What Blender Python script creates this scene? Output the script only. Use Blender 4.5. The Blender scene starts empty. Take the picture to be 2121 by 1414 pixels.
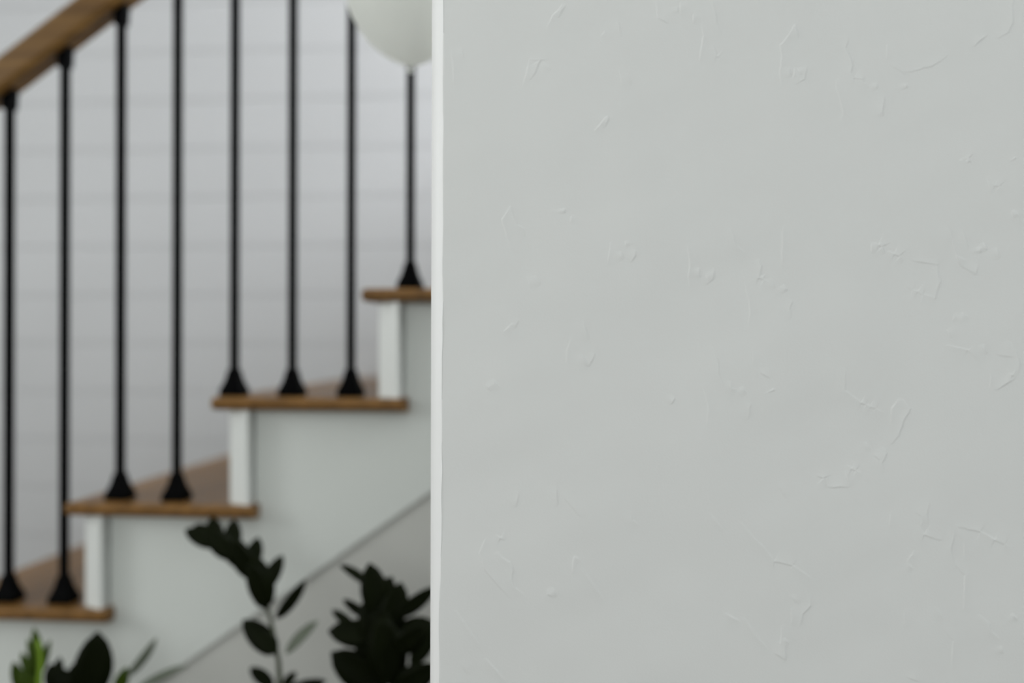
import bpy, bmesh, math, random
import numpy as np
from mathutils import Vector, Matrix

random.seed(7)
rng = np.random.default_rng(11)
SC = bpy.context.scene
COL = SC.collection

# ------------------------------------------------------------------ camera
F_PX = 2062.0
PSI, ROLL = math.radians(5.43), math.radians(0.15)
CAM = Vector((0.0, 0.0, 1.391))
FW = Vector((-math.sin(PSI), math.cos(PSI), 0))
_r0, _u0 = Vector((math.cos(PSI), math.sin(PSI), 0)), Vector((0, 0, 1))
RT = math.cos(ROLL) * _r0 + math.sin(ROLL) * _u0
UP = math.cos(ROLL) * _u0 - math.sin(ROLL) * _r0

cam_data = bpy.data.cameras.new('camera')
cam = bpy.data.objects.new('camera', cam_data)
COL.objects.link(cam)
cam.matrix_world = Matrix((
    (RT.x, UP.x, -FW.x, CAM.x), (RT.y, UP.y, -FW.y, CAM.y),
    (RT.z, UP.z, -FW.z, CAM.z), (0, 0, 0, 1)))
cam_data.sensor_width = 36.0
cam_data.lens = F_PX / 2121.0 * 36.0
cam_data.clip_start = 0.05
cam_data.dof.use_dof = True
cam_data.dof.focus_distance = 0.985
cam_data.dof.aperture_fstop = 1.45
SC.camera = cam


def at(x, y, Y):
    """photo pixel -> point on the upright plane at depth Y (metres)"""
    d = FW + RT * ((x - 1060.5) / F_PX) - UP * ((y - 707.0) / F_PX)
    return CAM + d * (Y / d.y)


# ------------------------------------------------------------------ world, lamps, exposure
w = bpy.data.worlds.new('daylight')
SC.world = w
w.use_nodes = True
w.node_tree.nodes['Background'].inputs[0].default_value = (0.88, 0.945, 0.965, 1)
w.node_tree.nodes['Background'].inputs[1].default_value = 0.95


def area(name, loc, target, sx, sy, power, color):
    d = bpy.data.lights.new(name, 'AREA')
    d.shape = 'RECTANGLE'
    d.size, d.size_y, d.energy, d.color = sx, sy, power, color
    o = bpy.data.objects.new(name, d)
    COL.objects.link(o)
    o.location = loc
    o.rotation_euler = (Vector(target) - Vector(loc)).to_track_quat('-Z', 'Y').to_euler()
    return o


area('window_daylight_left', (-3.38, -1.5, 2.35), (0, 0.9, 1.6), 1.8, 1.4, 15, (0.97, 0.99, 0.98))
area('corner_fill_left', (-3.38, 0.35, 2.1), (0, 1.0, 1.6), 0.8, 1.4, 34, (0.97, 0.99, 0.98))  # added lamp, no known window here: brightens the wall's corner bead
area('window_daylight_rear', (1.35, -3.18, 1.85), (0.2, 1.0, 1.5), 2.3, 1.9, 32, (0.97, 0.99, 0.98))
area('stair_fill_rear', (-1.2, -3.18, 2.3), (-0.5, 1.6, 1.4), 1.6, 1.4, 26, (0.97, 0.99, 0.98))  # added fill from behind, evens the light on the stair front
area('stairwell_daylight', (1.42, 1.85, 2.75), (-0.6, 2.2, 2.0), 0.9, 1.0, 112, (0.95, 0.97, 1.0))
area('overhead_fill', (-0.5, 0.45, 3.47), (-0.5, 0.45, 0.0), 0.9, 0.8, 4, (0.97, 0.99, 0.98))  # added lamp panel under a closed ceiling, light from overhead

vs = SC.view_settings
vs.view_transform = 'Standard'
vs.look = 'None'
vs.exposure = -0.19
vs.gamma = 1.0
vs.use_curve_mapping = False


# ------------------------------------------------------------------ materials
def new_mat(name):
    m = bpy.data.materials.new(name)
    m.use_nodes = True
    return m, m.node_tree, m.node_tree.nodes['Principled BSDF']


def paint(name, col, rough=0.5, bump=0.0, scale=300.0, vary=0.015):
    m, t, b = new_mat(name)
    b.inputs['Roughness'].default_value = rough
    tc = t.nodes.new('ShaderNodeTexCoord')
    n = t.nodes.new('ShaderNodeTexNoise')
    n.inputs['Scale'].default_value = 5.0
    n.inputs['Detail'].default_value = 3.0
    t.links.new(tc.outputs['Object'], n.inputs['Vector'])
    mx = t.nodes.new('ShaderNodeMix')
    mx.data_type = 'RGBA'
    mx.inputs[6].default_value = tuple(c * (1 - vary) for c in col) + (1,)
    mx.inputs[7].default_value = tuple(min(1, c * (1 + vary)) for c in col) + (1,)
    t.links.new(n.outputs['Fac'], mx.inputs[0])
    t.links.new(mx.outputs[2], b.inputs['Base Color'])
    if bump:
        n2 = t.nodes.new('ShaderNodeTexNoise')
        n2.inputs['Scale'].default_value = scale
        n2.inputs['Detail'].default_value = 2.0
        t.links.new(tc.outputs['Object'], n2.inputs['Vector'])
        bp = t.nodes.new('ShaderNodeBump')
        bp.inputs['Strength'].default_value = bump
        bp.inputs['Distance'].default_value = 0.0008
        t.links.new(n2.outputs['Fac'], bp.inputs['Height'])
        t.links.new(bp.outputs['Normal'], b.inputs['Normal'])
    return m


def wood(name, dark, light, axis, rough=0.45):
    m, t, b = new_mat(name)
    b.inputs['Roughness'].default_value = rough
    b.inputs['Specular IOR Level'].default_value = 0.28
    tc = t.nodes.new('ShaderNodeTexCoord')
    mp = t.nodes.new('ShaderNodeMapping')
    sc = [38.0, 38.0, 38.0]
    sc[axis] = 2.2
    mp.inputs['Scale'].default_value = sc
    n = t.nodes.new('ShaderNodeTexNoise')
    n.inputs['Scale'].default_value = 1.4
    n.inputs['Detail'].default_value = 6.0
    n.inputs['Distortion'].default_value = 0.6
    rp = t.nodes.new('ShaderNodeValToRGB')
    rp.color_ramp.elements[0].position = 0.32
    rp.color_ramp.elements[0].color = dark + (1,)
    rp.color_ramp.elements[1].position = 0.68
    rp.color_ramp.elements[1].color = light + (1,)
    t.links.new(tc.outputs['Object'], mp.inputs['Vector'])
    t.links.new(mp.outputs['Vector'], n.inputs['Vector'])
    t.links.new(n.outputs['Fac'], rp.inputs['Fac'])
    t.links.new(rp.outputs['Color'], b.inputs['Base Color'])
    return m


def leaf_mat(name, col, rough=0.35, spec=0.5):
    m, t, b = new_mat(name)
    tc = t.nodes.new('ShaderNodeTexCoord')
    n = t.nodes.new('ShaderNodeTexNoise')
    n.inputs['Scale'].default_value = 3.0
    t.links.new(tc.outputs['Object'], n.inputs['Vector'])
    mx = t.nodes.new('ShaderNodeMix')
    mx.data_type = 'RGBA'
    mx.inputs[6].default_value = tuple(c * 0.8 for c in col) + (1,)
    mx.inputs[7].default_value = tuple(c * 1.2 for c in col) + (1,)
    t.links.new(n.outputs['Fac'], mx.inputs[0])
    t.links.new(mx.outputs[2], b.inputs['Base Color'])
    b.inputs['Roughness'].default_value = rough
    b.inputs['Specular IOR Level'].default_value = spec
    return m


M_PLASTER = paint('skim_plaster', (0.745, 0.755, 0.74), 0.75, 0.10, 420.0, 0.012)
M_BEAD_LIT = paint('corner_bead_lit', (0.89, 0.895, 0.89), 0.5, 0.06, 300.0)  # paler than the plaster: side light on the corner put into the colour
M_SHIP = paint('shiplap_paint', (0.45, 0.458, 0.466), 0.5)
M_TRIM = paint('trim_paint', (0.645, 0.675, 0.645), 0.42)
M_STRIP = paint('riser_trim_paint', (0.68, 0.70, 0.68), 0.38)
M_WALL = paint('wall_paint', (0.51, 0.515, 0.485), 0.7, 0.05)
M_CEIL = paint('ceiling_paint', (0.82, 0.82, 0.82), 0.8)
M_OAK = wood('tread_oak', (0.11, 0.052, 0.011), (0.205, 0.102, 0.026), 1, 0.38)
M_RAIL = wood('rail_oak', (0.105, 0.052, 0.012), (0.185, 0.098, 0.026), 0, 0.42)
M_FLOOR = wood('floor_oak', (0.06, 0.038, 0.022), (0.10, 0.065, 0.038), 0, 0.4)
M_IRON = paint('black_iron', (0.0012, 0.0013, 0.0015), 0.6)
M_IRON.node_tree.nodes['Principled BSDF'].inputs['Specular IOR Level'].default_value = 0.03
M_BALLOON = paint('white_latex', (0.70, 0.715, 0.685), 0.32)
_t = M_BALLOON.node_tree
_tr = _t.nodes.new('ShaderNodeBsdfTranslucent')
_tr.inputs['Color'].default_value = (0.74, 0.75, 0.72, 1)
_mx = _t.nodes.new('ShaderNodeMixShader')
_mx.inputs['Fac'].default_value = 0.65
_t.links.new(_t.nodes['Principled BSDF'].outputs[0], _mx.inputs[1])
_t.links.new(_tr.outputs[0], _mx.inputs[2])
_t.links.new(_mx.outputs[0], _t.nodes['Material Output'].inputs['Surface'])
M_POT = paint('grey_ceramic', (0.55, 0.54, 0.52), 0.45)
M_SOIL = paint('potting_soil', (0.03, 0.022, 0.015), 0.95)
M_LEAF = leaf_mat('dark_leaf', (0.0042, 0.0060, 0.0016), 0.5, 0.045)
M_LEAF_NEW = leaf_mat('fresh_leaf', (0.034, 0.060, 0.004), 0.45, 0.12)
M_LEAF_SHEEN = leaf_mat('sheen_leaf', (0.095, 0.112, 0.08), 0.45, 0.35)  # gloss reflection on dark leaves, painted in as a lighter base colour
M_STEM = leaf_mat('stem_green', (0.045, 0.055, 0.03), 0.5, 0.3)
M_STEM_NEW = leaf_mat('stem_fresh', (0.15, 0.26, 0.015), 0.5, 0.3)


# ------------------------------------------------------------------ helpers
def link(name, me, mat=None, parent=None):
    o = bpy.data.objects.new(name, me)
    COL.objects.link(o)
    if mat:
        me.materials.append(mat)
    if parent:
        o.parent = parent
    return o


def from_bm(name, bm, mat, parent=None, smooth=False):
    bmesh.ops.recalc_face_normals(bm, faces=bm.faces)
    me = bpy.data.meshes.new(name)
    bm.to_mesh(me)
    bm.free()
    if smooth:
        me.polygons.foreach_set('use_smooth', [True] * len(me.polygons))
    return link(name, me, mat, parent)


def add_box(bm, x0, x1, y0, y1, z0, z1, bev=0.0, seg=2):
    ps = [(x, y, z) for x in (x0, x1) for y in (y0, y1) for z in (z0, z1)]
    v = [bm.verts.new(p) for p in ps]
    fs = [bm.faces.new([v[i] for i in q]) for q in
          ((0, 1, 3, 2), (4, 6, 7, 5), (0, 4, 5, 1), (2, 3, 7, 6), (0, 2, 6, 4), (1, 5, 7, 3))]
    if bev:
        es = {e for f in fs for e in f.edges}
        bmesh.ops.bevel(bm, geom=list(es), offset=bev, segments=seg, affect='EDGES', profile=0.5)


def box(name, mat, parent, *a, bev=0.0, seg=2):
    bm = bmesh.new()
    add_box(bm, *a, bev=bev, seg=seg)
    return from_bm(name, bm, mat, parent)


def prism_xz(bm, pts, y0, y1):
    a = [bm.verts.new((x, y0, z)) for x, z in pts]
    b = [bm.verts.new((x, y1, z)) for x, z in pts]
    n = len(pts)
    f0, f1 = bm.faces.new(a), bm.faces.new(b[::-1])
    for i in range(n):
        bm.faces.new((a[i], b[i], b[(i + 1) % n], a[(i + 1) % n]))
    bm.normal_update()
    bmesh.ops.triangulate(bm, faces=[f0, f1], ngon_method='EAR_CLIP')


def structure(o):
    o['kind'] = 'structure'
    return o


def empty(name, loc, label, cat, group=None):
    o = bpy.data.objects.new(name, None)
    COL.objects.link(o)
    o.location = loc
    o.empty_display_size = 0.1
    o['label'] = label
    o['category'] = cat
    if group:
        o['group'] = group
    return o


# ------------------------------------------------------------------ room shell
X0, X1, Y0, Y1, ZC = -3.5, 3.2, -3.3, 2.62, 3.5
structure(box('floor', M_FLOOR, None, X0, X1, Y0, Y1 + 0.12, -0.1, 0.0))
structure(box('ceiling', M_CEIL, None, X0, X1, Y0, Y1 + 0.12, ZC, ZC + 0.1))


bm = bmesh.new()
for p0, p1, q0, q1 in ((Y0, -2.45, 0, ZC), (-0.55, -0.1, 0, ZC), (0.8, Y1, 0, ZC), (-2.45, -0.55, 0, 1.6), (-2.45, -0.55, 3.1, ZC), (-0.1, 0.8, 0, 1.35), (-0.1, 0.8, 2.85, ZC)):
    add_box(bm, X0 - 0.12, X0, p0, p1, q0, q1)
structure(from_bm('wall_left', bm, M_WALL))
bm = bmesh.new()
for p0, p1, q0, q1 in ((X0, -2.05, 0, ZC), (-0.35, 0.15, 0, ZC), (2.55, X1, 0, ZC), (-2.05, -0.35, 0, 1.55), (-2.05, -0.35, 3.05, ZC), (0.15, 2.55, 0, 0.85), (0.15, 2.55, 2.85, ZC)):
    add_box(bm, p0, p1, Y0 - 0.12, Y0, q0, q1)
structure(from_bm('wall_rear', bm, M_WALL))

bm = bmesh.new()
for p0, p1, q0, q1 in ((1.12, 1.4, 0, ZC), (2.35, 2.6, 0, ZC), (1.4, 2.35, 0, 2.2), (1.4, 2.35, 3.3, ZC)):
    add_box(bm, 1.45, 1.57, p0, p1, q0, q1)
structure(from_bm('wall_end', bm, M_WALL))

# shiplap back wall: a backing with one board per course
back = structure(box('wall_back', M_SHIP, None, X0, X1, Y1, Y1 + 0.12, 0, ZC))
PITCH_B, SEAM0 = 0.1318, 1.3835
zb = SEAM0 - 10 * PITCH_B
while zb < ZC - 0.01:
    lo, hi = max(0.0, zb + 0.0006), min(ZC, zb + PITCH_B - 0.0006)
    if hi - lo > 0.02:
        box('plank', M_SHIP, back, X0, X1, 2.602, Y1, lo, hi, bev=0.0008, seg=1)
    zb += PITCH_B

# ------------------------------------------------------------------ plaster wall with corner bead (right)
YW = 1.0

# trowel marks: ridges whose free edge faces right / down (D) or left / up (L), traced in photo pixels
MARKS_D = [
    [(1170,12),(1157,35)], [(1103,123),(1118,125),(1108,149),(1099,163)], [(1125,131),(1138,141)],
    [(957,101),(960,119)], [(1279,45),(1287,74)], [(1296,153),(1308,173)], [(1261,243),(1254,260)],
    [(1402,15),(1405,25)], [(1477,5),(1484,45),(1494,69)], [(1477,92),(1484,116),(1496,121)],
    [(1058,430),(1063,448),(1071,465),(1083,473),(1087,487)], [(1169,432),(1170,440)],
    [(1315,520),(1316,530),(1308,540)], [(1286,522),(1291,535)], [(1447,557),(1450,572)],
    [(1478,559),(1477,577),(1464,587)], [(1108,572),(1118,587)], [(1074,663),(1066,678)],
    [(1209,668),(1219,700)], [(1648,54),(1653,77)], [(1671,139),(1666,163),(1649,173)],
    [(1634,141),(1639,156)], [(1757,82),(1751,99),(1762,124),(1765,136),(1761,149),(1770,161),(1785,163)],
    [(1787,158),(1787,171),(1797,178)], [(1813,173),(1817,183)], [(1832,205),(1827,230),(1829,238)],
    [(1879,149),(1931,136),(1941,129),(1960,116)], [(2017,94),(2042,74)],
    [(2097,-6),(2097,47),(2087,67),(2069,77)], [(1877,173),(1879,181)], [(2000,327),(2008,331),(2004,337)],
    [(2052,379),(2069,386),(2078,396)], [(2101,436),(2109,446),(2114,460)], [(2100,326),(2102,329)],
    [(1812,504),(1827,510),(1832,522)], [(1842,522),(1864,530),(1871,537)], [(1891,539),(1941,547)],
    [(1941,547),(1942,564),(1947,582),(1938,616)], [(1965,470),(1975,498)], [(1995,480),(2005,512)],
    [(2030,512),(2032,522)], [(2038,505),(2044,517)], [(2065,515),(2070,532)], [(2025,550),(2020,567)],
    [(1983,532),(2000,540)], [(1515,475),(1525,510),(1542,522)],
    [(1572,540),(1577,550),(1572,574),(1589,582)], [(1597,579),(1604,594)], [(1624,592),(1630,601)],
    [(1641,624),(1635,639),(1638,656)], [(1992,648),(2005,657)], [(1203,735),(1218,756)], [(1231,733),(1221,756)],
    [(1021,786),(1034,801)], [(1475,720),(1488,750),(1488,776),(1498,793)], [(1397,824),(1390,836)],
    [(1074,1023),(1068,1048)], [(1152,1011),(1155,1043)], [(1307,1061),(1309,1076),(1322,1086)],
    [(1029,1109),(1044,1117)], [(1031,1144),(1039,1154),(1057,1165),(1062,1180),(1059,1200),(1067,1218),(1084,1230)],
    [(1190,1152),(1200,1160)], [(1208,1180),(1248,1238)], [(1145,1218),(1153,1233)],
    [(945,1266),(991,1334)], [(1006,1364),(1046,1410)], [(1471,1064),(1496,1094)],
    [(1750,766),(1750,809),(1783,834),(1813,846),(1828,854)],
    [(1870,829),(1885,846),(1871,872),(1861,902),(1848,917)], [(1831,930),(1836,940),(1826,958),(1831,975)],
    [(1793,917),(1803,930)], [(1755,965),(1783,980)], [(1694,985),(1707,990),(1712,1005)], [(1717,1008),(1757,1008)],
    [(1924,1041),(1919,1064),(1922,1081)], [(1904,1091),(1912,1106),(1947,1117)],
    [(1987,1090),(2030,1101),(2061,1117),(2091,1132)], [(1977,1104),(1969,1139),(1977,1170)],
    [(1881,1167),(1891,1177)],
    [(1535,1084),(1563,1117),(1583,1134),(1604,1162),(1621,1165),(1641,1170),(1677,1195)],
    [(1677,1233),(1679,1253),(1662,1271),(1659,1291)], [(1624,1321),(1634,1331)], [(1626,1336),(1626,1367)],
    [(1503,1271),(1530,1286)], [(1543,1283),(1566,1316),(1588,1341)], [(1939,1258),(1952,1278)],
    [(2030,1276),(2048,1291),(2053,1309),(2068,1321)], [(2073,1339),(2078,1351)],
    [(2093,710),(2104,730),(2112,753),(2109,771)], [(2038,715),(2044,730)], [(2066,733),(2096,738)],
    [(2063,806),(2101,783)], [(2091,773),(2101,778)], [(1512,791),(1515,803),(1523,808)], [(1538,803),(1545,813)],
    [(1601,805),(1603,809)], [(1555,836),(1550,866)], [(1881,1402),(1904,1410)], [(2096,1271),(2106,1281)],
]
MARKS_L = [
    [(1166,10),(1143,37),(1134,57)], [(1097,124),(1091,153),(1083,178)], [(935,109),(939,124),(941,173)],
    [(1254,64),(1246,75)], [(1284,144),(1289,173)], [(1257,243),(1242,260),(1233,270)],
    [(1360,3),(1363,37)], [(1365,37),(1383,47)], [(1410,5),(1410,30)], [(1437,30),(1437,47)],
    [(1454,54),(1458,74),(1449,126)], [(1056,430),(1040,455),(1053,495),(1063,517)], [(1185,446),(1182,460)],
    [(1265,505),(1260,544)], [(1296,500),(1298,510)], [(1426,512),(1430,545),(1426,574),(1430,596)],
    [(1462,569),(1467,579)], [(1093,574),(1100,594)], [(1061,671),(1043,688)],
    [(1646,54),(1631,79),(1616,94),(1620,119),(1616,149),(1619,176)], [(1646,144),(1643,161)], [(1654,144),(1658,154)],
    [(1733,168),(1733,183),(1743,213),(1746,238),(1740,250)], [(1838,94),(1837,121)], [(1842,131),(1876,153)],
    [(1988,332),(1997,329)], [(2045,369),(2052,396)], [(2096,438),(2099,450)], [(1806,505),(1806,522)],
    [(1881,594),(1911,609),(1936,616)], [(1973,500),(1983,535),(1995,552),(2022,567)],
    [(1545,589),(1547,604),(1553,624),(1555,649),(1551,671)], [(1621,475),(1621,550)], [(1978,652),(1975,664)],
    [(1963,683),(1968,698)], [(1183,703),(1175,725),(1174,750)], [(1008,798),(1016,808)],
    [(1456,798),(1468,841),(1465,879)], [(1163,1023),(1203,1068)],
    [(1004,1119),(993,1147),(1006,1180),(1031,1210),(1054,1235)], [(1188,1155),(1187,1185)],
    [(1135,1220),(1135,1230),(1145,1235)], [(955,1372),(966,1392)], [(1861,829),(1848,846),(1847,874)],
    [(1811,942),(1823,952)], [(1753,978),(1760,1003)], [(1614,1003),(1626,1028)], [(1846,1061),(1843,1089)],
    [(1896,1058),(1909,1068),(1908,1088)], [(1980,1094),(1997,1124),(1999,1155)],
    [(1980,1170),(2000,1190),(1997,1260)], [(1894,1141),(1879,1164)], [(1641,1235),(1651,1248)],
    [(1641,1261),(1640,1291)], [(1620,1296),(1617,1334)], [(1606,1352),(1624,1364)], [(1874,1263),(1875,1296)],
    [(1960,1306),(1975,1326),(1972,1377)], [(2043,756),(2053,781),(2050,806)], [(1960,715),(2005,725),(2023,743)],
    [(1561,730),(1561,755)], [(1576,771),(1593,781)],
]


def plaster_wall():
    step = 0.0008
    xs = np.concatenate([np.arange(-0.1745, 0.455, step), np.linspace(0.5, X1, 12)])
    zs = np.concatenate([np.linspace(0, 1.0, 8), np.arange(1.02, 1.78, step), np.linspace(1.80, ZC, 10)])
    nx, nz = len(xs), len(zs)
    H = np.zeros((nz, nx))
    XX, ZZ = np.meshgrid(xs, zs)
    # slow hand-trowelled undulation
    for _ in range(26):
        wl = rng.uniform(0.05, 0.22)
        a = rng.uniform(0, 2 * math.pi)
        H += 0.00010 * (wl / 0.15) * np.sin((XX * math.cos(a) + ZZ * math.sin(a)) * 2 * math.pi / wl + rng.uniform(0, 6.28))

    def mark(pts, light, amp):
        P = [at(x, y, YW) for x, y in pts]
        # subdivide with a little wobble, as a trowel edge has
        Q = []
        for a, b in zip(P[:-1], P[1:]):
            n = max(2, int((b - a).length / 0.004))
            for i in range(n):
                t = i / n
                Q.append((a.x + (b.x - a.x) * t + rng.normal(0, 0.00022), a.z + (b.z - a.z) * t + rng.normal(0, 0.00022)))
        Q.append((P[-1].x, P[-1].z))
        Q = np.array(Q)
        m = 0.022
        ix = np.where((xs > Q[:, 0].min() - m) & (xs < Q[:, 0].max() + m))[0]
        iz = np.where((zs > Q[:, 1].min() - m) & (zs < Q[:, 1].max() + m))[0]
        if len(ix) < 3 or len(iz) < 3:
            return
        gx, gz = XX[iz[0]:iz[-1] + 1, ix[0]:ix[-1] + 1], ZZ[iz[0]:iz[-1] + 1, ix[0]:ix[-1] + 1]
        best = np.full(gx.shape, 1e9)
        sd = np.zeros(gx.shape)
        tt = np.zeros(gx.shape)
        ns = len(Q) - 1
        for i in range(ns):
            a, b = Q[i], Q[i + 1]
            d = b - a
            L2 = max(d @ d, 1e-12)
            u = ((gx - a[0]) * d[0] + (gz - a[1]) * d[1]) / L2
            uc = np.clip(u, 0, 1)
            dx, dz = gx - a[0] - uc * d[0], gz - a[1] - uc * d[1]
            dist = np.hypot(dx, dz)
            nrm = np.array([-d[1], d[0]]) / math.sqrt(L2)
            if nrm[0] * 1.0 - nrm[1] * 0.45 < 0:      # towards right / down
                nrm = -nrm
            s = (gx - a[0]) * nrm[0] + (gz - a[1]) * nrm[1]
            k = dist < best
            best = np.where(k, dist, best)
            sd = np.where(k, np.sign(s) * dist, sd)
            tt = np.where(k, (i + u) / ns, tt)
        if light:
            sd = -sd
        over = np.maximum(0, np.maximum(-tt, tt - 1)) * ns * 0.004
        fade = np.exp(-(over / 0.003) ** 2) * np.clip(0.45 + 1.6 * np.minimum(tt, 1 - tt), 0, 1)
        prof = np.where(sd < 0, np.exp(sd / 0.0048), np.clip(1 - sd / 0.0013, 0, 1))
        H[iz[0]:iz[-1] + 1, ix[0]:ix[-1] + 1] += amp * fade * prof

    for p in MARKS_D:
        mark(p, False, 0.00052 * rng.uniform(0.75, 1.2))
    for p in MARKS_L:
        mark(p, True, 0.00043 * rng.uniform(0.75, 1.2))

    # left edge of the plaster: a slightly uneven line where it meets the corner bead
    ey = np.array([-60, 0, 300, 600, 800, 1000, 1200, 1250, 1414, 1480])
    ex = np.array([918, 918, 918, 916.5, 915.5, 914.5, 913, 909.5, 910, 910.0])
    ez = np.array([at(x, y, YW).z for x, y in zip(ex, ey)])
    exm = np.array([at(x, y, YW).x for x, y in zip(ex, ey)])
    o = np.argsort(ez)
    edge = np.interp(zs, ez[o], exm[o]) + np.convolve(rng.normal(0, 0.0016, nz), np.hanning(61) / np.hanning(61).sum(), 'same')
    GX = XX.copy()
    for j in range(nz):
        k = GX[j] < edge[j] + 0.0005
        GX[j, k] = edge[j]
    H[:, :12] *= np.linspace(0.2, 1, 12)[None, :]

    verts = np.stack([GX, YW - H, ZZ], -1).reshape(-1, 3)
    i = np.arange(nz - 1)[:, None] * nx + np.arange(nx - 1)[None, :]
    f = np.stack([i, i + 1, i + nx + 1, i + nx], -1).reshape(-1, 4)
    # rounded corner bead, end face, back face (own vertices: crisp joins)
    xl = float(at(893, 707, YW).x)
    a = 0.0152
    xe = -0.1804
    cols = []
    smooth_edge = np.convolve(np.pad(edge, 40, 'edge'), np.ones(81) / 81, 'valid') + 0.0008
    for t in (0.0, 0.2, 0.4, 0.6, 0.8, 1.0):
        bulge = 0.0021 * math.sin(math.pi * t)
        cols.append(np.stack([smooth_edge * (1 - t) + xe * t - bulge * 0.707,
                              np.full(nz, YW + 0.0004 + (a - 0.0004) * t - bulge * 0.707), zs], -1))
    cv = np.concatenate(cols)
    b0 = len(verts)
    r = np.arange(nz - 1)
    cf = []
    for c in range(len(cols) - 1):
        p = b0 + c * nz + r
        cf.append(np.stack([p + nz, p, p + 1, p + nz + 1], -1))
    verts = np.concatenate([verts, cv])
    faces = np.concatenate([f] + cf)
    tail = np.array([(xe, YW + a, 0), (xe, YW + a, ZC), (xe, 1.12, 0), (xe, 1.12, ZC), (X1, 1.12, 0), (X1, 1.12, ZC)])
    b1 = len(verts)
    verts = np.concatenate([verts, tail])
    faces = np.concatenate([faces, np.array([(b1 + 2, b1, b1 + 1, b1 + 3), (b1 + 4, b1 + 2, b1 + 3, b1 + 5)])])
    me = bpy.data.meshes.new('wall_right')
    me.vertices.add(len(verts))
    me.vertices.foreach_set('co', verts.astype(np.float32).ravel())
    me.loops.add(faces.size)
    me.loops.foreach_set('vertex_index', faces.astype(np.int32).ravel())
    me.polygons.add(len(faces))
    me.polygons.foreach_set('loop_start', np.arange(0, faces.size, 4, dtype=np.int32))
    me.update(calc_edges=True)
    me.polygons.foreach_set('use_smooth', np.ones(len(faces), dtype=bool))
    mi = np.zeros(len(faces), dtype=np.int32)
    mi[len(f):len(f) + sum(len(c) for c in cf)] = 1
    me.polygons.foreach_set('material_index', mi)
    ob = bpy.data.objects.new('wall_right', me)
    COL.objects.link(ob)
    me.materials.append(M_PLASTER)
    me.materials.append(M_BEAD_LIT)
    return structure(ob)


plaster_wall()

# ------------------------------------------------------------------ staircase
RISE, RUN, T = 0.185, 0.2618, 0.0225
KMAX = 11
YE = 1.640          # near ends of the treads
YS = 1.675          # face of the sawtooth stringer board


def nose(k):
    return -0.936 + RUN * (k - 6)


def top(k):
    return RISE * k


stair = empty('staircase', (nose(1), YE, 0), 'white staircase with oak treads rising to the right behind the plaster wall', 'staircase')
S0 = Vector(stair.location)


def put(o):
    o.matrix_parent_inverse = Matrix.Translation(-S0)
    return o


for k in range(1, KMAX + 1):
    x0, x1, z1 = nose(k), nose(k + 1) + 0.0770, top(k)
    bm = bmesh.new()
    add_box(bm, x0, x1, YE, 2.600, z1 - T, z1)
    es = [e for e in bm.edges if
          (abs(e.verts[0].co.x - x0) < 1e-6 and abs(e.verts[1].co.x - x0) < 1e-6 and abs(e.verts[0].co.z - e.verts[1].co.z) < 1e-6)
          or (abs(e.verts[0].co.y - YE) < 1e-6 and abs(e.verts[1].co.y - YE) < 1e-6)]
    bmesh.ops.bevel(bm, geom=es, offset=0.0085, segments=3, affect='EDGES', profile=0.5)
    put(from_bm('tread', bm, M_OAK, stair))
    # riser behind the nosing
    xr = x0 + 0.026
    put(box('riser', M_TRIM, stair, xr, xr + 0.018, YS - 0.002, 2.600, top(k - 1), z1 - T))
    # tapered trim board that closes the riser end
    bm = bmesh.new()
    pts = [(xr, YS - 0.002), (xr, YS - 0.006), (xr + 0.0365, YS - 0.026), (xr + 0.0395, YS - 0.024), (xr + 0.0395, YS + 0.004), (xr, YS + 0.004)]
    lo = [bm.verts.new((x, y, top(k - 1))) for x, y in pts]
    hi = [bm.verts.new((x, y, z1 - T)) for x, y in pts]
    bm.faces.new(lo)
    bm.faces.new(hi[::-1])
    for i in range(len(pts)):
        j = (i + 1) % len(pts)
        bm.faces.new((lo[i], lo[j], hi[j], hi[i]))
    put(from_bm('riser_trim', bm, M_STRIP, stair))

SLOPE = RISE / RUN


def low_line(x):
    return 0.953 + SLOPE * (x + 0.555)


pts = []
xs_, xe_ = nose(1) + 0.026, nose(KMAX) + RUN
for k in range(1, KMAX + 1):
    xr = nose(k) + 0.0688
    pts += [(xr, top(k - 1)), (xr, top(k) - T + 0.002)]
pts.append((xe_, top(KMAX) - T + 0.002))
pts.append((xe_, low_line(xe_)))
xz0 = -0.555 - 0.953 / SLOPE
pts.append((xz0 + 0.0001, 0.0))
bm = bmesh.new()
prism_xz(bm, pts, YS, YS + 0.03)
put(from_bm('stringer', bm, M_TRIM, stair))
# wall below the stringer
bm = bmesh.new()
prism_xz(bm, [(xz0 - 0.05, 0), (xe_, 0), (xe_, low_line(xe_) + 0.03), (xz0 - 0.05, 0.02)], YS + 0.006, YS + 0.09)
put(from_bm('side_panel', bm, M_WALL, stair))

# ------------------------------------------------------------------ railing
YB = 1.692
RAIL_H, RAIL_W = 0.067, 0.054


def rail_low(x):
    return 1.9155 + 0.70 * (x + 0.95)


railing = empty('stair_railing', (-1.066, YB, top(5)), 'stair railing of black iron balusters under a sloping oak handrail', 'railing')
R0 = Vector(railing.location)


def putr(o):
    o.matrix_parent_inverse = Matrix.Translation(-R0)
    return o


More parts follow.
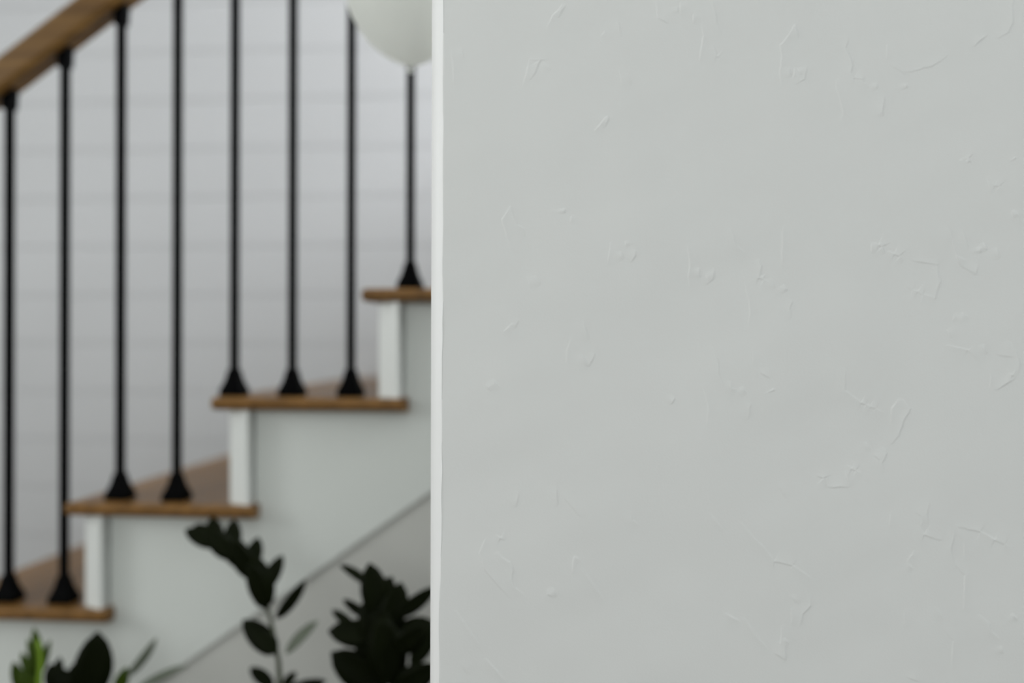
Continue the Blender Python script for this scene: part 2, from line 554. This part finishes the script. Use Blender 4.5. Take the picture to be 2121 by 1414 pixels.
bm = bmesh.new()
xa, xb = -2.05, 0.62
sec = [(-0.5, 0.012), (-0.5, 0.052), (-0.34, 0.067), (0.34, 0.067), (0.5, 0.052), (0.5, 0.012), (0.40, 0.0), (-0.40, 0.0)]
ra = [bm.verts.new((xa, YB + u * RAIL_W, rail_low(xa) + v)) for u, v in sec]
rb = [bm.verts.new((xb, YB + u * RAIL_W, rail_low(xb) + v)) for u, v in sec]
bm.faces.new(ra)
bm.faces.new(rb[::-1])
for i in range(8):
    j = (i + 1) % 8
    bm.faces.new((ra[i], rb[i], rb[j], ra[j]))
putr(from_bm('handrail', bm, M_RAIL, railing))


def frustum(bm, x, y, levels):
    rings = []
    for z, h in levels:
        rings.append([bm.verts.new((x + sx * h, y + sy * h, z)) for sx, sy in ((-1, -1), (1, -1), (1, 1), (-1, 1))])
    bm.faces.new(rings[0][::-1])
    bm.faces.new(rings[-1])
    for a, b in zip(rings[:-1], rings[1:]):
        for i in range(4):
            j = (i + 1) % 4
            bm.faces.new((a[i], a[j], b[j], b[i]))


HB = 0.0065
for i in range(-1, 10):
    x = -1.0665 + 0.1042 * i
    k = max(kk for kk in range(1, KMAX + 1) if nose(kk) < x - 0.012)
    z0, z1 = top(k), rail_low(x)
    bm = bmesh.new()
    frustum(bm, x, YB, [(z0, HB), (z1 + 0.02, HB)])
    b = putr(from_bm('baluster', bm, M_IRON, railing))
    bm = bmesh.new()
    frustum(bm, x, YB, [(z0, 0.0200), (z0 + 0.010, 0.0200), (z0 + 0.014, 0.0182), (z0 + 0.026, 0.0132), (z0 + 0.037, 0.0104), (z0 + 0.046, 0.0090)])
    s = from_bm('shoe', bm, M_IRON, b)
    s.matrix_parent_inverse = Matrix.Identity(4)
    # collar under the sloping rail: its top follows the rail
    bm = bmesh.new()
    lo = [bm.verts.new((x + sx * 0.0095, YB + sy * 0.0095, z1 - 0.030)) for sx, sy in ((-1, -1), (1, -1), (1, 1), (-1, 1))]
    mi = [bm.verts.new((x + sx * 0.0105, YB + sy * 0.0105, z1 - 0.016 + 0.7 * sx * 0.0105)) for sx, sy in ((-1, -1), (1, -1), (1, 1), (-1, 1))]
    hi = [bm.verts.new((x + sx * 0.0105, YB + sy * 0.0105, z1 + 0.002 + 0.7 * sx * 0.0105)) for sx, sy in ((-1, -1), (1, -1), (1, 1), (-1, 1))]
    bm.faces.new(lo[::-1])
    bm.faces.new(hi)
    for a, c in ((lo, mi), (mi, hi)):
        for q in range(4):
            r = (q + 1) % 4
            bm.faces.new((a[q], a[r], c[r], c[q]))
    from_bm('collar', bm, M_IRON, b)

# ------------------------------------------------------------------ balloon
YBAL = 1.47
c0 = at(850, -25, YBAL)
PXM = YBAL / F_PX * 1.005
prof = [(6, 152), (7.5, 149), (4, 145), (4, 141), (10, 137), (24, 131.5), (42, 123), (62, 110), (86, 89), (108, 62), (124, 33), (133, 4), (137, -25)]
for a in range(10, 91, 10):
    prof.append((137 * math.cos(math.radians(a)), -25 - 137 * math.sin(math.radians(a))))


def lathe(name, prof, mat, parent, seg=48):
    bm = bmesh.new()
    rings = []
    for r, y in prof:
        if r < 0.01:
            rings.append([bm.verts.new((0, 0, -(y + 25) * PXM))])
        else:
            rings.append([bm.verts.new((r * PXM * math.cos(2 * math.pi * s / seg), r * PXM * math.sin(2 * math.pi * s / seg), -(y + 25) * PXM)) for s in range(seg)])
    for a, b in zip(rings[:-1], rings[1:]):
        for s in range(seg):
            t = (s + 1) % seg
            if len(b) == 1:
                bm.faces.new((a[s], a[t], b[0]))
            else:
                bm.faces.new((a[s], a[t], b[t], b[s]))
    if len(rings[0]) > 1:
        bm.faces.new(rings[0][::-1])
    return from_bm(name, bm, mat, parent, smooth=True)


balloon = empty('balloon', c0, 'round white balloon floating in front of the balusters, half hidden by the plaster wall', 'balloon')
lathe('envelope', prof[4:], M_BALLOON, balloon)
lathe('knot', prof[:5], M_BALLOON, balloon, 20)

# ------------------------------------------------------------------ potted plant
PX, PY = -0.56, 1.45
plant = empty('potted_plant', (PX, PY, 0), 'tall potted plant with dark glossy green leaflets standing before the stairs', 'plant')
P0 = Vector(plant.location)


def lathe_m(name, prof, mat, parent, seg=40):
    bm = bmesh.new()
    rings = [[bm.verts.new((r * math.cos(2 * math.pi * s / seg), r * math.sin(2 * math.pi * s / seg), z)) for s in range(seg)] for r, z in prof]
    for a, b in zip(rings[:-1], rings[1:]):
        for s in range(seg):
            t = (s + 1) % seg
            bm.faces.new((a[s], a[t], b[t], b[s]))
    bm.faces.new(rings[0][::-1])
    bm.faces.new(rings[-1])
    return from_bm(name, bm, mat, parent, smooth=True)


lathe_m('pot', [(0.12, 0), (0.145, 0.02), (0.172, 0.30), (0.178, 0.44), (0.168, 0.445), (0.160, 0.43), (0.158, 0.40)], M_POT, plant)
lathe_m('soil', [(0.157, 0.395), (0.157, 0.415), (0.08, 0.42), (0.02, 0.423)], M_SOIL, plant)


def leaf_mesh(name, mat):
    """blunt leaflet 1 long (x), 1 wide (y), folded along the midrib, arched, with thickness"""
    bm = bmesh.new()
    n = 9
    rows = []
    for side in (0.010, -0.010):
        rr = []
        for i in range(n):
            t = i / (n - 1)
            wd = 0.5 * (math.sin(math.pi * min(1.0, t ** 0.95 * 0.97 + 0.03)) ** 0.58) if 0 < i < n - 1 else 0.03
            arch = -0.10 * (t - 0.35) ** 2
            rr.append([bm.verts.new((t, s * wd, arch + 0.05 * abs(s) * wd * 2 + side)) for s in (-1, -0.5, 0, 0.5, 1)])
        rows.append(rr)
    for q, rr in enumerate(rows):
        for i in range(n - 1):
            for j in range(4):
                f = (rr[i][j], rr[i + 1][j], rr[i + 1][j + 1], rr[i][j + 1])
                bm.faces.new(f if q == 0 else f[::-1])
    a, b = rows
    loop = [(i, 0) for i in range(n)] + [(n - 1, j) for j in range(1, 5)] + [(i, 4) for i in range(n - 2, -1, -1)] + [(0, j) for j in range(3, 0, -1)]
    for u, v in zip(loop, loop[1:] + loop[:1]):
        bm.faces.new((a[u[0]][u[1]], a[v[0]][v[1]], b[v[0]][v[1]], b[u[0]][u[1]]))
    bmesh.ops.recalc_face_normals(bm, faces=bm.faces)
    me = bpy.data.meshes.new(name)
    bm.to_mesh(me)
    bm.free()
    me.polygons.foreach_set('use_smooth', [True] * len(me.polygons))
    me.materials.append(mat)
    return me


LEAF = {'d': leaf_mesh('leaflet_dark', M_LEAF), 'n': leaf_mesh('leaflet_fresh', M_LEAF_NEW), 'p': leaf_mesh('leaflet_sheen', M_LEAF_SHEEN)}


def tube(bm, pts, radii, seg=8):
    rings = []
    for i, p in enumerate(pts):
        d = (pts[min(i + 1, len(pts) - 1)] - pts[max(i - 1, 0)]).normalized()
        u = d.cross(Vector((0, 1, 0))).normalized()
        v = d.cross(u)
        rings.append([bm.verts.new(p + (u * math.cos(2 * math.pi * s / seg) + v * math.sin(2 * math.pi * s / seg)) * radii[i]) for s in range(seg)])
    bm.faces.new(rings[0][::-1])
    bm.faces.new(rings[-1])
    for a, b in zip(rings[:-1], rings[1:]):
        for s in range(seg):
            t = (s + 1) % seg
            bm.faces.new((a[s], a[t], b[t], b[s]))


def stem(px_pts, Y, r0, r1, mat, root):
    P = [at(x, y, Y) - P0 for x, y in px_pts]
    g = Vector((root[0], root[1], 0.41))
    first = P[0]
    low = [g, g.lerp(first, 0.35) + Vector((0, 0, 0.03)), g.lerp(first, 0.7) + Vector((0, 0, 0.02))]
    pts = low + P
    n = len(pts)
    bm = bmesh.new()
    tube(bm, pts, [r0 + (r1 - r0) * (i / (n - 1)) ** 0.8 for i in range(n)])
    return from_bm('stem', bm, mat, plant, smooth=True)


def leaflet(st, base, tip, width, Y, kind='d', dy=0.0, roll=0.0):
    a, b = at(base[0], base[1], Y) - P0, at(tip[0], tip[1], Y + dy) - P0
    ax = b - a
    L = ax.length
    ax.normalize()
    view = (CAM - P0 - a).normalized()
    nz = (view - ax * view.dot(ax)).normalized()
    nz.rotate(Matrix.Rotation(math.radians(roll), 3, ax))
    ny = nz.cross(ax)
    wm = width * Y / F_PX * 1.03 / max(0.35, abs(math.cos(math.radians(roll))))
    m = Matrix(((ax.x * L, ny.x * wm, nz.x * L, a.x), (ax.y * L, ny.y * wm, nz.y * L, a.y), (ax.z * L, ny.z * wm, nz.z * L, a.z), (0, 0, 0, 1)))
    o = bpy.data.objects.new('leaflet', LEAF[kind])
    COL.objects.link(o)
    o.parent = st
    o.matrix_local = m
    return o


# arching centre stem
YA = 1.49
sa = stem([(577, 1440), (579, 1400), (577, 1370), (570, 1330), (561, 1285), (551, 1250), (532, 1205), (505, 1160), (470, 1128), (430, 1108)], YA, 0.006, 0.002, M_STEM, (0.03, -0.02))
for args in [
    ((566, 1424), (518, 1381), 24, 'd', 0.01, 15), ((586, 1424), (613, 1390), 16, 'd', 0.02, -20), ((592, 1430), (676, 1410), 22, 'd', 0.01, 10),
    ((573, 1354), (504, 1283), 40, 'd', -0.01, 12), ((592, 1354), (657, 1284), 17, 'p', 0.02, -35), ((571, 1282), (634, 1201), 20, 'd', 0.01, 25),
    ((551, 1262), (529, 1150), 42, 'd', 0.0, 10), ((547, 1225), (585, 1149), 26, 'd', 0.02, -12), ((552, 1258), (516, 1165), 34, 'd', -0.02, 0),
    ((515, 1182), (536, 1112), 28, 'd', 0.02, 10), ((530, 1200), (478, 1118), 36, 'd', -0.02, -8), ((515, 1178), (460, 1108), 40, 'd', 0.0, 14),
    ((476, 1150), (486, 1074), 30, 'd', 0.02, 8), ((492, 1156), (425, 1098), 38, 'd', -0.02, 5), ((452, 1134), (438, 1070), 30, 'd', 0.02, -8),
    ((452, 1130), (383, 1096), 30, 'd', -0.01, 10), ((455, 1125), (402, 1086), 26, 'd', 0.01, 0),
]:
    leaflet(sa, args[0], args[1], args[2] * 1.25, YA - 0.006, *args[3:])

# bushy right stem, partly behind the plaster wall
YR = 1.46
sb = stem([(815, 1440), (812, 1400), (805, 1350), (797, 1300), (788, 1250), (778, 1205)], YR, 0.006, 0.002, M_STEM, (0.09, -0.04))
for args in [
    ((768, 1214), (704, 1167), 16, 'd', 0.02, 30), ((782, 1275), (766, 1166), 46, 'd', 0.0, 8), ((778, 1262), (812, 1193), 34, 'd', 0.02, -10),
    ((800, 1310), (832, 1206), 46, 'd', 0.01, 10), ((818, 1278), (903, 1216), 26, 'd', 0.02, 20), ((768, 1278), (709, 1241), 17, 'd', 0.01, -25),
    ((738, 1310), (688, 1260), 18, 'd', 0.03, 25), ((785, 1318), (680, 1306), 46, 'd', -0.02, 8), ((800, 1425), (686, 1352), 60, 'd', -0.02, -12),
    ((795, 1365), (762, 1232), 58, 'd', 0.0, -10), ((800, 1340), (802, 1220), 56, 'd', 0.01, 6), ((812, 1420), (788, 1280), 66, 'd', -0.01, 12),
    ((812, 1335), (896, 1285), 48, 'd', 0.01, -12), ((812, 1350), (880, 1300), 40, 'd', -0.01, 10), ((818, 1430), (905, 1378), 44, 'd', -0.01, 10),
    ((800, 1400), (742, 1320), 50, 'd', 0.02, 14), ((820, 1400), (812, 1300), 44, 'd', 0.02, 0), ((850, 1380), (905, 1290), 30, 'd', 0.03, 25),
    ((800, 1440), (720, 1395), 44, 'd', 0.01, 5), ((840, 1440), (860, 1375), 40, 'd', 0.0, -10),
]:
    leaflet(sb, args[0], args[1], args[2] * 1.22, YR - 0.006, *args[3:])

# fresh bright shoot at the far left
YC = 1.49
sc_ = stem([(80, 1440), (82, 1400), (84, 1372), (82, 1345), (78, 1325)], YC, 0.0075, 0.0025, M_STEM_NEW, (-0.10, 0.02))
for args in [
    ((82, 1395), (71, 1300), 24, 'n', 0.0, 10), ((86, 1392), (103, 1325), 15, 'n', 0.01, -20), ((76, 1400), (58, 1322), 17, 'n', 0.01, 20),
    ((70, 1412), (44, 1350), 20, 'n', 0.01, -8), ((45, 1434), (28, 1371), 26, 'n', -0.01, 10), ((74, 1436), (40, 1388), 34, 'n', -0.01, -15),
    ((66, 1436), (62, 1375), 32, 'n', 0.0, 15),
]:
    leaflet(sc_, args[0], args[1], args[2], YC + 0.008, *args[3:])

# dark broad shoot beside it
YD = 1.51
sd_ = stem([(170, 1450), (178, 1420), (186, 1390), (194, 1360)], YD, 0.006, 0.002, M_STEM, (-0.06, 0.03))
for args in [
    ((182, 1450), (203, 1310), 72, 'd', 0.0, 8), ((165, 1440), (152, 1374), 36, 'd', 0.01, 10), ((112, 1440), (124, 1360), 26, 'd', 0.02, -10),
    ((130, 1440), (104, 1374), 44, 'd', 0.01, 10), ((150, 1445), (118, 1384), 44, 'd', 0.0, -10), ((210, 1440), (180, 1375), 44, 'd', 0.02, 5),
]:
    leaflet(sd_, args[0], args[1], args[2] * 1.1, YD - 0.006, *args[3:])

# slim shoot, two leaflets with sheen painted as pale colour
YF = 1.52
se_ = stem([(250, 1450), (252, 1430), (256, 1412), (260, 1398)], YF, 0.004, 0.0015, M_STEM, (-0.03, 0.05))
for args in [
    ((240, 1436), (263, 1382), 28, 'n', 0.0, 10), ((262, 1402), (326, 1322), 18, 'p', 0.03, 35), ((282, 1428), (386, 1376), 16, 'p', 0.03, -30),
]:
    leaflet(se_, args[0], args[1], args[2], YF - 0.006, *args[3:])

# leaflets on the lower, unseen part of the stems
def lower_leaflets(st, root, first, n, kind):
    g = Vector((root[0], root[1], 0.46))
    for i in range(n):
        t = (i + 0.6) / n
        p = g.lerp(first, t * 0.95)
        a = math.pi * (i % 2) + rng.uniform(-0.7, 0.7)
        ax = Vector((math.cos(a), 0.75 * math.sin(a), rng.uniform(0.35, 0.9))).normalized()
        L, wd = rng.uniform(0.065, 0.085), rng.uniform(0.028, 0.036)
        nz = Vector((-ax.x * 0.6, -0.55 + rng.uniform(-0.3, 0.3), 0.6))
        nz = (nz - ax * nz.dot(ax)).normalized()
        ny = nz.cross(ax)
        o = bpy.data.objects.new('leaflet', LEAF[kind])
        COL.objects.link(o)
        o.parent = st
        o.matrix_local = Matrix(((ax.x * L, ny.x * wd, nz.x * L, p.x), (ax.y * L, ny.y * wd, nz.y * L, p.y), (ax.z * L, ny.z * wd, nz.z * L, p.z), (0, 0, 0, 1)))


for st, root, px, Y, kind in ((sa, (0.03, -0.02), (577, 1440), YA, 'd'), (sb, (0.09, -0.04), (815, 1440), YR, 'd'),
                              (sc_, (-0.10, 0.02), (80, 1440), YC, 'n'), (sd_, (-0.06, 0.03), (170, 1450), YD, 'd'),
                              (se_, (-0.03, 0.05), (250, 1450), YF, 'd')):
    lower_leaflets(st, root, at(px[0], px[1], Y) - P0 - Vector((0, 0, 0.06)), 16, kind)

for i in range(7):
    a = 2 * math.pi * i / 7 + 0.3
    root = (0.07 * math.cos(a), 0.07 * math.sin(a))
    tip = Vector((0.24 * math.cos(a), 0.13 * math.sin(a), rng.uniform(0.74, 0.84)))
    g = Vector((root[0], root[1], 0.41))
    bm = bmesh.new()
    tube(bm, [g, g.lerp(tip, 0.35) + Vector((0, 0, 0.05)), g.lerp(tip, 0.7) + Vector((0, 0, 0.04)), tip], [0.006, 0.0055, 0.004, 0.002])
    lower_leaflets(from_bm('stem', bm, M_STEM, plant, smooth=True), root, tip, 18, 'd')
